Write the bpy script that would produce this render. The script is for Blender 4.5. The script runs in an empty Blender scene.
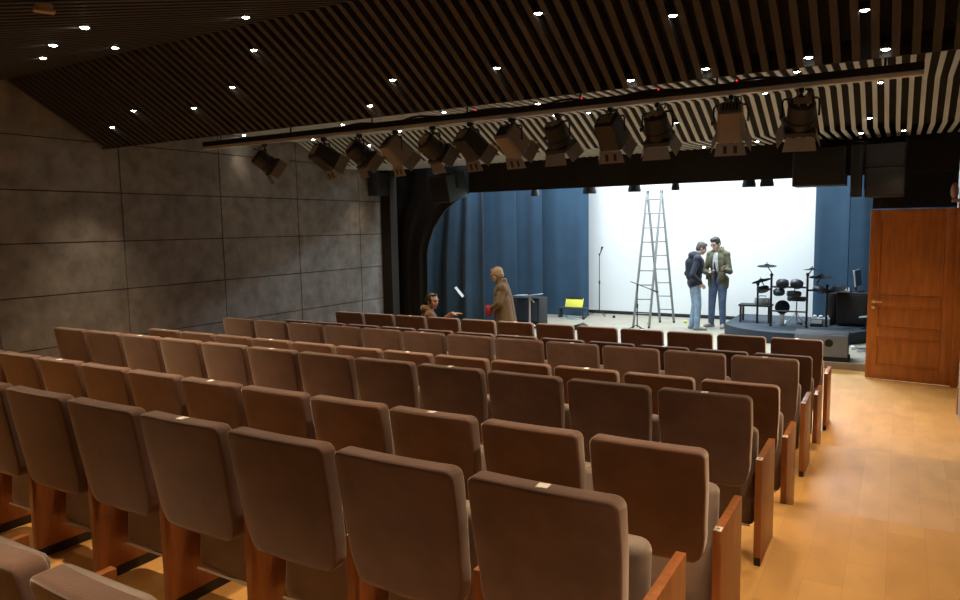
import bpy, bmesh, math, random
from mathutils import Vector, Matrix, Euler
random.seed(7)
sc = bpy.context.scene
C = sc.collection
R = math.radians
PI = math.pi

# ------------------------------------------------------------------ materials
M = {}
def nodes(name):
    m = bpy.data.materials.new(name); m.use_nodes = True
    nt = m.node_tree
    return m, nt, nt.nodes['Principled BSDF']
def mat(name, col, rough=.6, metal=0., noise=0., nscale=8., bump=0., bscale=60., sheen=0., stretch=None, spec=.5, srough=.5, stint=(1, 1, 1)):
    m, nt, b = nodes(name)
    b.inputs['Base Color'].default_value = (*col, 1)
    b.inputs['Roughness'].default_value = rough
    b.inputs['Metallic'].default_value = metal
    b.inputs['Specular IOR Level'].default_value = spec
    if sheen:
        b.inputs['Sheen Weight'].default_value = sheen
        b.inputs['Sheen Roughness'].default_value = srough; b.inputs['Sheen Tint'].default_value = (*stint, 1)
    tc = nt.nodes.new('ShaderNodeTexCoord')
    vec = tc.outputs['Object']
    if stretch:
        mp = nt.nodes.new('ShaderNodeMapping'); mp.inputs['Scale'].default_value = stretch
        nt.links.new(vec, mp.inputs['Vector']); vec = mp.outputs['Vector']
    if noise:
        n = nt.nodes.new('ShaderNodeTexNoise'); n.inputs['Scale'].default_value = nscale; n.inputs['Detail'].default_value = 5
        nt.links.new(vec, n.inputs['Vector'])
        r = nt.nodes.new('ShaderNodeValToRGB')
        r.color_ramp.elements[0].position = .3; r.color_ramp.elements[1].position = .7
        r.color_ramp.elements[0].color = (*[c*(1-noise) for c in col], 1)
        r.color_ramp.elements[1].color = (*[min(1, c*(1+noise)) for c in col], 1)
        nt.links.new(n.outputs['Fac'], r.inputs['Fac']); nt.links.new(r.outputs['Color'], b.inputs['Base Color'])
    if bump:
        n2 = nt.nodes.new('ShaderNodeTexNoise'); n2.inputs['Scale'].default_value = bscale; n2.inputs['Detail'].default_value = 4
        nt.links.new(vec, n2.inputs['Vector'])
        bp = nt.nodes.new('ShaderNodeBump'); bp.inputs['Strength'].default_value = bump; bp.inputs['Distance'].default_value = .01
        nt.links.new(n2.outputs['Fac'], bp.inputs['Height']); nt.links.new(bp.outputs['Normal'], b.inputs['Normal'])
    M[name] = m
    return m
def emit(name, col, s):
    m, nt, b = nodes(name)
    b.inputs['Base Color'].default_value = (*col, 1)
    b.inputs['Emission Color'].default_value = (*col, 1); b.inputs['Emission Strength'].default_value = s
    M[name] = m

def plank_floor():
    m, nt, b = nodes('oak_planks')
    g = nt.nodes.new('ShaderNodeNewGeometry')
    sx = nt.nodes.new('ShaderNodeSeparateXYZ'); nt.links.new(g.outputs['Position'], sx.inputs[0])
    cb = nt.nodes.new('ShaderNodeCombineXYZ')
    nt.links.new(sx.outputs['Y'], cb.inputs['X']); nt.links.new(sx.outputs['X'], cb.inputs['Y'])
    br = nt.nodes.new('ShaderNodeTexBrick')
    br.offset = .37; br.inputs['Scale'].default_value = 1
    br.inputs['Brick Width'].default_value = .85; br.inputs['Row Height'].default_value = .19
    br.inputs['Mortar Size'].default_value = .0012; br.inputs['Mortar Smooth'].default_value = .3
    br.inputs['Color1'].default_value = (.62, .325, .08, 1); br.inputs['Color2'].default_value = (.70, .39, .115, 1)
    br.inputs['Mortar'].default_value = (.5, .27, .08, 1)
    nt.links.new(cb.outputs[0], br.inputs['Vector'])
    mp = nt.nodes.new('ShaderNodeMapping'); mp.inputs['Scale'].default_value = (2.2, 1.0, 2.2)
    nt.links.new(g.outputs['Position'], mp.inputs['Vector'])
    n = nt.nodes.new('ShaderNodeTexNoise'); n.inputs['Scale'].default_value = 2.6; n.inputs['Detail'].default_value = 6
    nt.links.new(mp.outputs['Vector'], n.inputs['Vector'])
    r = nt.nodes.new('ShaderNodeValToRGB')
    r.color_ramp.elements[0].position = .32; r.color_ramp.elements[0].color = (.91, .89, .86, 1)
    r.color_ramp.elements[1].position = .62; r.color_ramp.elements[1].color = (1.06, 1.06, 1.06, 1)
    nt.links.new(n.outputs['Fac'], r.inputs['Fac'])
    mx = nt.nodes.new('ShaderNodeMix'); mx.data_type = 'RGBA'; mx.blend_type = 'MULTIPLY'; mx.inputs['Factor'].default_value = 1
    nt.links.new(br.outputs['Color'], mx.inputs[6]); nt.links.new(r.outputs['Color'], mx.inputs[7])
    nt.links.new(mx.outputs[2], b.inputs['Base Color'])
    b.inputs['Roughness'].default_value = .5
    b.inputs['Specular IOR Level'].default_value = 1.0
    M['oak_planks'] = m
plank_floor()
mat('fabric', (.125, .070, .052), .95, noise=.22, nscale=6, bump=.12, bscale=180, sheen=1., srough=.42, stint=(1., .86, .77), spec=.2)
mat('fabric_seat', (.27, .215, .185), .95, noise=.12, nscale=9, bump=.12, bscale=180, sheen=1., srough=.34, stint=(.9, .8, .74), spec=.2)
mat('piping', (.62, .52, .42), .7)
mat('panel_wood', (.31, .108, .031), .38, noise=.22, nscale=3.5, stretch=(9, 9, 1))
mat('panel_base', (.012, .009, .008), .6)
mat('plate', (.85, .82, .72), .4)
mat('ink', (.05, .045, .04), .5)
mat('sticker', (.93, .93, .92), .5)
mat('acoustic', (.175, .175, .172), .95, noise=.28, nscale=5, bump=.5, bscale=38)
mat('joint', (.018, .015, .013), .95)
mat('wall_paint', (.42, .42, .42), .8, noise=.05)
mat('pale_paint', (.66, .70, .74), .5)
mat('black_paint', (.008, .008, .008), .85)
mat('slat_grey', (.48, .59, .70), .6, noise=.1, nscale=4, stretch=(8, .6, 1))  # slat colour with the cool stage light's pale blue painted in
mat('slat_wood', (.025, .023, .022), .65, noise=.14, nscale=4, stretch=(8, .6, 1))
mat('black_cloth', (.0065, .0065, .007), .95, sheen=.05)
mat('blue_cloth', (.027, .070, .125), .9, noise=.12, nscale=3, sheen=.25)
mat('stage_lino', (.40, .36, .28), .55, noise=.07, nscale=4)
mat('riser_cover', (.035, .05, .072), .75, noise=.1, nscale=6)
mat('screen_white', (.86, .88, .89), .85)
mat('door_wood', (.47, .165, .034), .36, noise=.2, nscale=3, stretch=(7, 7, .9))
mat('brass', (.75, .60, .42), .3, 1.)
mat('metal', (.60, .60, .62), .32, 1.)
mat('alu', (.27, .275, .275), .65, .2)
mat('dark_metal', (.02, .02, .022), .45, .4)
mat('fixture_black', (.018, .016, .015), .5)
mat('fixture_grey', (.24, .215, .195), .55)
mat('fixture_tan', (.45, .33, .20), .5)
mat('black_plastic', (.016, .017, .02), .5, noise=.1)
mat('pad_rubber', (.010, .012, .017), .85, spec=.15)
mat('pad_shell', (.05, .056, .07), .4, .3)
mat('sub_grey', (.23, .32, .52), .7, noise=.04)
mat('amp_black', (.016, .016, .018), .7)
mat('silver', (.55, .60, .64), .35, .6)
mat('paper', (.85, .87, .85), .7)
mat('yellow_folder', (.85, .80, .10), .6)
mat('tennis', (.62, .75, .12), .8)
mat('white_cable', (.6, .68, .68), .5)
mat('grey_shell', (.33, .37, .39), .5)
mat('pink_fix', (.35, .2, .17), .6)
mat('tan_fix', (.42, .30, .16), .6)
mat('skin', (.66, .41, .29), .55)
mat('skin_pale', (.60, .42, .34), .55)
mat('lips', (.42, .16, .13), .5)
mat('eye', (.03, .02, .02), .2)
mat('hair_white', (.55, .47, .36), .8, bump=.4, bscale=90)
mat('hair_dark', (.022, .014, .011), .6, bump=.4, bscale=90)
mat('hair_black', (.03, .027, .027), .6, bump=.4, bscale=90)
mat('hair_grey', (.10, .085, .075), .7, bump=.4, bscale=90)
mat('tweed', (.15, .11, .072), .95, noise=.35, nscale=45, sheen=.15)
mat('red_cloth', (.40, .02, .035), .8)
mat('brown_coat', (.12, .055, .022), .9, noise=.2, nscale=20, sheen=.2)
mat('scarf', (.04, .03, .025), .9)
mat('brown_trousers', (.07, .05, .04), .9)
mat('navy', (.012, .016, .032), .85, sheen=.1)
mat('olive', (.125, .12, .07), .85, noise=.15, nscale=12)
mat('light_jeans', (.25, .35, .47), .85, noise=.25, nscale=10)
mat('blue_jeans', (.10, .15, .26), .85, noise=.25, nscale=10)
mat('shoe_grey', (.23, .27, .27), .6)
mat('shirt_pale', (.62, .66, .66), .8)
mat('shirt_dark', (.015, .02, .05), .8)
emit('lamp_glow', (1., .90, .74), 45)
emit('led_red', (1., .03, .05), 1.0)
mat('speaker_side', (.03, .048, .064), .7)
mat('glass_dark', (.02, .02, .025), .08)

# ------------------------------------------------------------------ mesh builder
class MB:
    def __init__(s): s.v = []; s.f = []; s.mi = []
    def add(s, vs, fs, mi=0):
        o = len(s.v); s.v += [tuple(v) for v in vs]
        s.f += [tuple(i+o for i in f) for f in fs]; s.mi += [mi]*len(fs)
        return s
    def box(s, c, d, rot=None, mi=0):
        vs = [Vector((x*d[0]/2, y*d[1]/2, z*d[2]/2)) for x in (-1, 1) for y in (-1, 1) for z in (-1, 1)]
        if rot is not None: vs = [rot @ v for v in vs]
        c = Vector(c)
        return s.add([v+c for v in vs], [(0,1,3,2),(4,6,7,5),(0,4,5,1),(2,3,7,6),(0,2,6,4),(1,5,7,3)], mi)
    def bx(s, x0, x1, y0, y1, z0, z1, mi=0):
        return s.box(((x0+x1)/2, (y0+y1)/2, (z0+z1)/2), (x1-x0, y1-y0, z1-z0), None, mi)
    def rings(s, rs, cap=True, mi=0, closed=False):
        n = len(rs[0]); vs = [v for r in rs for v in r]; fs = []
        m = len(rs)
        for j in range(m if closed else m-1):
            for i in range(n):
                a = j*n+i; b = j*n+(i+1) % n; k = ((j+1) % m)*n
                fs.append((a, b, k+(i+1) % n, k+i))
        if cap and not closed:
            fs.append(tuple(reversed(range(n)))); fs.append(tuple(range((m-1)*n, m*n)))
        return s.add(vs, fs, mi)
    def cyl(s, p0, p1, r0, r1=None, n=12, mi=0):
        r1 = r0 if r1 is None else r1
        p0 = Vector(p0); p1 = Vector(p1); q = (p1-p0).to_track_quat('Z', 'Y').to_matrix()
        ring = lambda p, r: [p+q @ Vector((r*math.cos(2*PI*i/n), r*math.sin(2*PI*i/n), 0)) for i in range(n)]
        return s.rings([ring(p0, r0), ring(p1, r1)], True, mi)
    def tube(s, pts, r, n=8, mi=0):
        pts = [Vector(p) for p in pts]; rs = []
        for i, p in enumerate(pts):
            d = (pts[min(i+1, len(pts)-1)]-pts[max(i-1, 0)]).normalized()
            q = d.to_track_quat('Z', 'Y').to_matrix()
            rs.append([p+q @ Vector((r*math.cos(2*PI*k/n), r*math.sin(2*PI*k/n), 0)) for k in range(n)])
        return s.rings(rs, True, mi)
    def lathe(s, prof, c=(0, 0, 0), axis=(0, 0, 1), n=20, mi=0, cap=True):
        c = Vector(c); q = Vector(axis).to_track_quat('Z', 'Y').to_matrix()
        return s.rings([[c+q @ Vector((r*math.cos(2*PI*i/n), r*math.sin(2*PI*i/n), z)) for i in range(n)] for r, z in prof], cap, mi)
    def ell(s, c, r, rot=None, n=14, m=9, mi=0):
        c = Vector(c); rs = []
        for j in range(1, m):
            t = PI*j/m
            ring = [Vector((r[0]*math.sin(t)*math.cos(2*PI*i/n), r[1]*math.sin(t)*math.sin(2*PI*i/n), -r[2]*math.cos(t))) for i in range(n)]
            rs.append([(rot @ v if rot is not None else v)+c for v in ring])
        o = len(s.v); s.rings(rs, False, mi)
        a = Vector((0, 0, -r[2])); b = Vector((0, 0, r[2]))
        if rot is not None: a = rot @ a; b = rot @ b
        s.v += [tuple(a+c), tuple(b+c)]; na = len(s.v)-2
        for i in range(n):
            s.f.append((o+(i+1) % n, o+i, na)); s.mi.append(mi)
            k = o+(m-2)*n
            s.f.append((k+i, k+(i+1) % n, na+1)); s.mi.append(mi)
        return s
    def cap(s, p0, r0, p1, r1, n=12):
        s.cyl(p0, p1, r0, r1, n); s.ell(p0, (r0,)*3, n=n); s.ell(p1, (r1,)*3, n=n); return s
    def prism(s, poly, y0, y1, axis='y', mi=0):
        f = {'y': lambda a, b, t: (a, t, b), 'z': lambda a, b, t: (a, b, t), 'x': lambda a, b, t: (t, a, b)}[axis]
        return s.rings([[f(a, b, y0) for a, b in poly], [f(a, b, y1) for a, b in poly]], True, mi)
    def bm(s):
        b = bmesh.new(); vs = [b.verts.new(v) for v in s.v]
        for f, mi in zip(s.f, s.mi):
            try: fc = b.faces.new([vs[i] for i in f]); fc.material_index = mi
            except ValueError: pass
        bmesh.ops.recalc_face_normals(b, faces=b.faces)
        return b
    def mesh(s, name, mats, bevel=0., seg=2, angle=35):
        b = s.bm()
        if bevel:
            es = [e for e in b.edges if len(e.link_faces) == 2 and e.calc_face_angle(0) > R(50)]
            bmesh.ops.bevel(b, geom=es, offset=bevel, segments=seg, affect='EDGES', profile=.5, clamp_overlap=True)
        me = bpy.data.meshes.new(name); b.to_mesh(me); b.free()
        for p in me.polygons: p.use_smooth = True
        me.set_sharp_from_angle(angle=R(angle))
        for m in (mats if isinstance(mats, (list, tuple)) else [mats]): me.materials.append(M[m])
        return me
    def build(s, name, mats, parent=None, bevel=0., seg=2, loc=None, rot=None, angle=35):
        o = bpy.data.objects.new(name, s.mesh(name, mats, bevel, seg, angle)); C.objects.link(o)
        if parent: o.parent = parent
        if loc: o.location = loc
        if rot: o.rotation_euler = rot
        return o
def tag(o, label, cat, group=None):
    o['label'] = label; o['category'] = cat
    if group: o['group'] = group
    return o
def struct(o): o['kind'] = 'structure'; return o
def thing(name, label, cat, loc=(0, 0, 0), rotz=0., group=None):
    o = bpy.data.objects.new(name, None); C.objects.link(o); o.empty_display_size = .1
    o.location = loc; o.rotation_euler = (0, 0, rotz)
    return tag(o, label, cat, group)
def dup(root, loc, label=None, rotz=None):
    def cp(o, par):
        c = o.copy(); C.objects.link(c)
        if par: c.parent = par
        for ch in list(o.children): cp(ch, c)
        return c
    r = cp(root, None); r.location = loc
    if rotz is not None: r.rotation_euler = (0, 0, rotz)
    if label: r['label'] = label
    return r
def rx(a): return Matrix.Rotation(R(a), 3, 'X')
def ry(a): return Matrix.Rotation(R(a), 3, 'Y')
def rz(a): return Matrix.Rotation(R(a), 3, 'Z')

# ------------------------------------------------------------------ camera
cam = bpy.data.cameras.new('camera'); co = bpy.data.objects.new('camera', cam); C.objects.link(co)
cam.sensor_width = 36; cam.lens = 712.1/960*36; cam.clip_start = .02
r_ = Vector((.862, .507, -.017)); f_ = Vector((-.5057, .8566, -.1024)).normalized()
yaw, pit, rol = R(30.5581), R(5.8796), R(-.9714)
f_ = Vector((-math.sin(yaw)*math.cos(pit), math.cos(yaw)*math.cos(pit), -math.sin(pit)))
r0 = Vector((math.cos(yaw), math.sin(yaw), 0)); u0 = r0.cross(f_)
r_ = r0*math.cos(rol)+u0*math.sin(rol); u_ = u0*math.cos(rol)-r0*math.sin(rol)
mw = Matrix(((r_.x, u_.x, -f_.x, 0), (r_.y, u_.y, -f_.y, 0), (r_.z, u_.z, -f_.z, 2.1722), (0, 0, 0, 1)))
co.matrix_world = mw
sc.camera = co

# ------------------------------------------------------------------ room shell
ST = .1488                       # riser height
YR = [.902+1.0192*i for i in range(8)]   # rear line of each row
LV = [3, 3, 2, 2, 1, 1, 0, 0]
XL, XR = -8.5135, .62
e1, e2, e3 = YR[2]-.012, YR[4]-.012, YR[6]-.012
prof = [(-2.4, -.3), (-2.4, 3*ST), (e1, 3*ST), (e1, 2*ST), (e2, 2*ST), (e2, ST), (e3, ST), (e3, 0), (11.53, 0), (11.53, -.3)]
fl = MB().rings([[(XL-.2, y, z) for y, z in prof], [(XR+.6, y, z) for y, z in prof]])
struct(fl.build('floor', 'oak_planks'))
sf = MB().bx(XL-.6, XR+.5, 11.54, 16.6, -.3, .1)
struct(sf.build('floor_stage', 'stage_lino', bevel=.006))

# left wall : acoustic slabs 1.54 x .61 with dark joints
w = MB(); w.bx(XL-.2, XL-.02, -2.4, 10.79, -.3, 4.3, 1)
ys = [5.5434-1.535*k for k in range(6, 0, -1)]+[5.5434, 7.0786, 8.6123, 10.1559, 10.79]
zs = [-.37, .2369, .8469, 1.4574, 2.0664, 2.670, 3.279, 3.89]
for a, b_ in zip(ys, ys[1:]):
    for c, d in zip(zs, zs[1:]):
        w.bx(XL-.03, XL, a+.006, b_-.006, c+.006, d-.006, 0)
struct(w.build('wall_left', ['acoustic', 'joint'], bevel=.003, seg=1))
struct(MB().bx(XL-.2, -8.30, 10.79, 11.0, -.3, 3.9).build('trim_1', 'joint'))
# right wall with doorway
w = MB(); w.bx(XR, XR+.16, -2.4, 9.44, -.3, 4.3); w.bx(XR, XR+.16, 9.44, 10.86, 2.38, 4.3)
w.bx(XR+.02, XR+.16, 10.98, 11.6, -.3, 4.3)
struct(w.build('wall_right', 'wall_paint'))
struct(MB().bx(XR-.012, XR+.17, 9.36, 9.47, 0, .30).bx(XR+.0, XR+.17, 9.44, 9.47, .3, 2.38).bx(XR, XR+.17, 10.86, 10.98, 0, 2.38).bx(XR+.0, XR+.17, 9.44, 10.98, 2.34, 2.38).build('trim_2', 'door_wood', bevel=.004))
struct(MB().bx(XR+.16, XR+.18, 9.3, 11.1, 0, 2.5).build('wall_corridor', 'black_paint'))
struct(MB().bx(XL-.2, XR+.2, -2.5, -2.4, -.3, 4.3).build('wall_back', 'wall_paint'))
# stage house
struct(MB().bx(XL-.7, XR+.6, 16.5, 16.6, -.3, 4.8).build('wall_stage_back', 'black_paint'))
struct(MB().bx(XL-.8, XL-.6, 11.0, 16.6, -.3, 4.8).bx(XL-.8, XL-.1, 11.0, 11.1, -.3, 4.8).build('wall_stage_left', 'black_paint'))
struct(MB().bx(XR+.3, XR+.4, 11.6, 16.6, -.3, 4.8).bx(XR+.02, XR+.4, 11.5, 11.6, -.3, 4.8).build('wall_stage_right', 'black_paint'))

# ceiling : dark soffit with saw-tooth timber slats
segA = [(-2.4, 2.92), (1.0, 2.97), (4.25, 3.85), (5.33, 3.2)]
segB = [(5.37, 3.57), (8.6, 3.57), (9.4, 3.21), (10.85, 3.25)]
cb = MB()
def soffit(seg, up):
    cb.rings([[(XL-.2, y, z+up) for y, z in seg]+[(XL-.2, y, z+up+.06) for y, z in reversed(seg)],
              [(XR+.2, y, z+up) for y, z in seg]+[(XR+.2, y, z+up+.06) for y, z in reversed(seg)]])
soffit(segA, .13); soffit(segB, .13)
cb.bx(XL-.2, XR+.2, 5.335, 5.36, 3.2, 3.8)
cb.bx(XL-.7, XR+.6, 10.8, 16.6, 4.7, 4.8); cb.bx(XL-.7, XR+.6, 10.95, 11.0, 3.3, 4.75)
ceil = struct(cb.build('ceiling', 'black_paint'))
def slats(seg, name, dep=.075, wd=.046, m='slat_wood'):
    s = MB(); x = XL+.06
    while x < XR-.03:
        a = [(y, z) for y, z in seg]+[(y, z+dep) for y, z in reversed(seg)]
        s.rings([[(x, y, z) for y, z in a], [(x+wd, y, z) for y, z in a]]); x += .11
    return s.build(name, m, ceil, angle=20)
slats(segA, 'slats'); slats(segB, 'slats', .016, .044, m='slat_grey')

# ------------------------------------------------------------------ stage drapes
def drape(name, x0, x1, y, z0, z1, m, amp=.05, wl=.28, th=.004, label='', cat='curtain', seed=0, nz=10, group=None):
    rnd = random.Random(seed); ph = [rnd.uniform(0, 6.28) for _ in range(3)]
    L0 = x0 if callable(x0) else (lambda z: x0); L1 = x1 if callable(x1) else (lambda z: x1)
    n = max(12, int((L1(z0)-L0(z0))/wl*12)); top = []; s = MB()
    def pt(t, z):
        X = L0(z)+(L1(z)-L0(z))*t; u = (L0(z0)+(L1(z0)-L0(z0))*t)/wl*2*PI
        zz = (z-z0)/(z1-z0)
        return X, y+amp*(math.sin(u+ph[0]+.5*math.sin(u*.37+ph[1]))+.35*math.sin(u*2.1+ph[2]+zz*.8))*(1-.25*zz)
    zz = [z0+(z1-z0)*j/nz for j in range(nz+1)]
    rows = []
    for z in zz:
        p = [pt(i/n, z) for i in range(n+1)]
        rows.append([(a, b, z) for a, b in p]+[(a, b+th, z) for a, b in reversed(p)])
    s.rings(rows)
    return tag(s.build(name, m, angle=60), label, cat, group)
def interp(tab):
    def f(z):
        for (za, a), (zb, b) in zip(tab, tab[1:]):
            if za <= z <= zb: return a+(b-a)*(z-za)/(zb-za)
        return tab[-1][1]
    return f
drape('stage_valance', -6.62, XR-.01, 10.9, 2.772, 3.6, 'black_cloth', .008, .5, .02, 'long black cloth valance across the top of the stage opening', seed=3)
drape('leg_curtain', -8.72, interp([(.1, -7.86), (1.75, -7.84), (2.15, -7.68), (2.55, -7.36), (2.85, -6.75), (3.9, -6.6)]), 11.3, .1, 3.9, 'black_cloth', .02, .3, .03,
      'black side curtain at the stage\'s far left, its inner edge slanting', seed=5, nz=24)
drape('masking_curtain', -.345, XR-.02, 11.22, 2.325, 3.7, 'black_cloth', .01, .3, .03, 'black masking cloth hanging above the open wooden door', seed=9)
drape('stage_curtain', interp([(.1, -8.55), (1.5, -8.5), (2.6, -8.3), (4.2, -8.2)]), -6.98, 12.02, .1, 4.2, 'blue_cloth', .055, .5, .004,
      'dark blue stage curtain nearest the black side curtain, in deep folds', seed=11)
drape('stage_curtain', -8.2, -6.82, 13.05, .1, 4.2, 'blue_cloth', .016, .6, .004, 'dark blue stage curtain directly behind the grey-haired person in tweed', seed=12)
drape('stage_curtain', -8.0, -6.83, 14.3, .1, 4.2, 'blue_cloth', .014, .6, .004, 'narrow lighter blue curtain strip behind the pale two-plate stand', seed=16)
drape('stage_curtain', -7.6, -6.06, 15.12, .1, 4.2, 'blue_cloth', .012, .6, .004, 'blue stage curtain touching the white screen\'s left edge', seed=13)
drape('stage_curtain', -1.46, -.86, 15.5, .1, 4.2, 'blue_cloth', .012, .6, .004, 'blue stage curtain touching the white screen\'s right edge', seed=14)
drape('stage_curtain', -.84, XR+.2, 15.32, .1, 4.2, 'blue_cloth', .014, .6, .004, 'blue stage curtain between the white screen and the wooden door', seed=15)
t = thing('projection_screen', 'large white screen across the back of the stage', 'screen', (-3.85, 15.75, .1))
MB().bx(-2.9, 2.62, 0, .03, .075, 3.9).build('screen_surface', 'screen_white', t)
MB().bx(-2.9, 2.62, -.01, .04, 0, .075).build('bottom_bar', 'amp_black', t, bevel=.004)

# ------------------------------------------------------------------ theatre chairs
HW = .275
def back_mesh():
    s = MB(); T = .078; H0, H1 = .435, .957
    def hw(h):
        if h < .58:
            t = max(0, (h-H0)/(.58-H0)); w_ = .208+(.240-.208)*(1-(1-t)**1.7)
        else: w_ = .238+.011*min(1, (h-.58)/.2)
        r = .036
        if h > H1-r: d = h-(H1-r); w_ -= r-math.sqrt(max(0, r*r-d*d))
        r = .045
        if h < H0+r: d = H0+r-h; w_ -= r-math.sqrt(max(0, r*r-d*d))
        return w_
    def shr(h):                      # rear / front edge rounding towards the top and bottom
        r = .014; v = 0
        if h > H1-r: d = h-(H1-r); v = r-math.sqrt(max(0, r*r-d*d))
        if h < H0+.02: d = H0+.02-h; v = .02-math.sqrt(max(0, .0004-d*d))
        return min(v, T*.42)
    hs = [H0, H0+.003, H0+.01, H0+.02, H0+.034, H0+.05]+[H0+.05+(H1-.036-H0-.05)*k/10 for k in range(1, 11)]
    hs += [H1-.028, H1-.021, H1-.015, H1-.010, H1-.006, H1-.003, H1-.001, H1]
    rs = []
    for h in hs:
        w_, e = hw(h), shr(h)
        yr = -.165*(h-H0)-.008; t_ = T*(.86+.14*(h-H0)/(H1-H0))
        y0, y1 = yr+e, yr+t_-e; c = min(.011, (y1-y0)*.45)
        ring = []
        N = 9
        cx = lambda q: -.014*(1-(q/.27)**2)
        for k in range(N+1):
            q = -(w_-c)+2*(w_-c)*k/N; ring.append((q, y0, h))
        for k in range(1, 4): a = PI/2*k/4; ring.append((w_-c+c*math.sin(a), y0+c-c*math.cos(a), h))
        ring.append((w_, y0+c, h)); ring.append((w_, y1-c, h))
        for k in range(1, 4): a = PI/2*k/4; ring.append((w_-c+c*math.cos(a), y1-c+c*math.sin(a), h))
        for k in range(N+1):
            q = (w_-c)-2*(w_-c)*k/N; ring.append((q, y1, h))
        for k in range(1, 4): a = PI/2*k/4; ring.append((-(w_-c)-c*math.sin(a), y1-c+c*math.cos(a), h))
        ring.append((-w_, y1-c, h)); ring.append((-w_, y0+c, h))
        for k in range(1, 4): a = PI/2*k/4; ring.append((-(w_-c)-c*math.cos(a), y0+c-c*math.sin(a), h))
        rs.append([(x-.007, y+cx(x), z) for x, y, z in ring])
    s.rings(rs)
    return s.mesh('backrest', 'fabric', angle=70)
me_back = back_mesh()
sm = MB(); sm.box((0, 0, 0), (.466, .115, .56)); me_seat = sm.mesh('seat', 'fabric_seat', bevel=.042, seg=4, angle=70)
pm = MB(); pm.tube([(-.215, -.062, -.268), (.215, -.062, -.268)], .006, 6); me_pipe = pm.mesh('piping', 'piping')
pm = MB(); pm.bx(-.018, .018, 0, .452, .052, .598); me_panel = pm.mesh('side_panel', 'panel_wood', bevel=.003)
pm = MB(); pm.bx(-.018, .018, 0, .452, .05, .598).bx(-.0, .018, .014, .452, 0.001, .06); me_panel_end = pm.mesh('side_panel', 'panel_wood', bevel=.002)
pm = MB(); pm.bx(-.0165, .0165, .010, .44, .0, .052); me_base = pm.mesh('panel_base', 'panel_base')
pm = MB(); pm.bx(-.016, .016, .004, .05, .5981, .6005); me_plate = pm.mesh('row_plate', 'plate')
pm = MB(); pm.lathe([(.0035, 0), (.0035, .0008), (.0065, .0008), (.0065, 0)], (0, .027, .6005), n=12); me_mark = pm.mesh('row_mark', 'ink')
pm = MB(); pm.bx(-.019, .019, -.019, .019, 0, .0016); me_stick = pm.mesh('seat_sticker', 'sticker')
def lk(name, me, par, loc=(0, 0, 0), rot=(0, 0, 0)):
    o = bpy.data.objects.new(name, me); C.objects.link(o); o.parent = par; o.location = loc; o.rotation_euler = rot
    return o
ORD = ['', 'first', 'second', 'third', 'fourth', 'fifth', 'sixth', 'seventh', 'eighth', 'ninth', 'tenth', 'eleventh', 'twelfth']
ROWN = {7: 'front row nearest the stage', 6: 'second row from the stage', 5: 'third row from the stage', 4: 'fourth row from the stage',
        3: 'fifth row from the stage', 2: 'sixth row from the stage', 1: 'seventh row from the stage', 0: 'last row, nearest the camera'}
stickers = {1: (11, 8, 5), 2: (9, 6, 3), 3: (11, 8, 5, 2), 4: (9, 6, 3, 0), 5: (11, 8, 5, 2), 6: (9, 6, 3), 7: (11, 8, 5, 2)}
first = {7: 0, 6: 0, 5: 0, 4: 0, 3: 0, 2: 1, 1: 4, 0: 7}
def chair(row, i, down=False):
    x = -.612-.55*(11-i)-HW
    lab = 'brown velvet theatre chair, %s from the aisle in the %s' % (ORD[12-i], ROWN[row])
    t = thing('theatre_chair', lab, 'chair', (x, YR[row], LV[row]*ST), 0, 'theatre chairs in eight rows')
    b = lk('backrest', me_back, t)
    if i in stickers.get(row, ()):
        st = lk('seat_sticker', me_stick, b, (.0, -.068, .9572), (0, 0, R(3))); st['label'] = 'small white sticker'
    if down: s = lk('seat', me_seat, t, (0, .36, .44), (R(86), 0, 0))
    else: s = lk('seat', me_seat, t, (0, .21, .436), (R(-5), 0, 0))
    if not down: lk('piping', me_pipe, s)['label'] = 'pale piping'
    sides = [-HW]+([HW] if i == 11 else [])
    for sx in sides:
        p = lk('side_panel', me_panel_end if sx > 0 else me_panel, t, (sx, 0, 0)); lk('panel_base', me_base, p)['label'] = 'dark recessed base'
        if sx > 0 or (i % 3 == 1):
            pl = lk('row_plate', me_plate, p); pl['label'] = 'small pale number plate'
            if sx > 0: lk('row_mark', me_mark, p)
    return t
for row in range(8):
    for i in range(first[row], 12 if row else 11):
        chair(row, i, down=(row == 7 and i == 2))

# ------------------------------------------------------------------ downlights
ring = MB(); ring.lathe([(.029, .004), (.031, .002), (.032, .004), (.032, .05), (.001, .05), (.001, .045), (.029, .045)], n=18, cap=False); me_ring = ring.mesh('housing', 'dark_metal')
disc = MB(); disc.lathe([(.001, -.004), (.014, -.002), (.024, .004), (.028, .012), (.028, .02), (.001, .02)], n=18); me_disc = disc.mesh('lens', 'lamp_glow')
WARM = (1., .74, .46)
def downlight(x, y, z, label, watt, ang=76):
    z -= .024
    t = thing('downlight', label, 'ceiling light', (x, y, z), 0, 'downlights in the slatted ceiling')
    lk('housing', me_ring, t); lk('lens', me_disc, t)
    l = bpy.data.lights.new('lamp', 'SPOT'); l.energy = watt; l.color = WARM; l.spot_size = R(ang); l.spot_blend = 1; l.shadow_soft_size = .03
    o = bpy.data.objects.new('lamp', l); C.objects.link(o); o.parent = t; o.location = (0, 0, -.035)
WA, WB = 112, 34
def snap(x):                         # lamps sit in the gaps between slats
    k = round((x-(XL+.06)-.078)/.11); return XL+.06+.078+.11*k
T1 = 'downlight in the rear ceiling at upper left, '
for x, y, z, l in [(-4.3, 2.64, 3.43, 'topmost of the four'), (-5.2, 2.94, 3.51, 'second from the top at far left'),
                   (-6.18, 3.41, 3.64, 'lowest and leftmost'), (-5.78, 3.77, 3.735, 'right of the others')]:
    downlight(snap(x), y, z, T1+l, 125)
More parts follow.
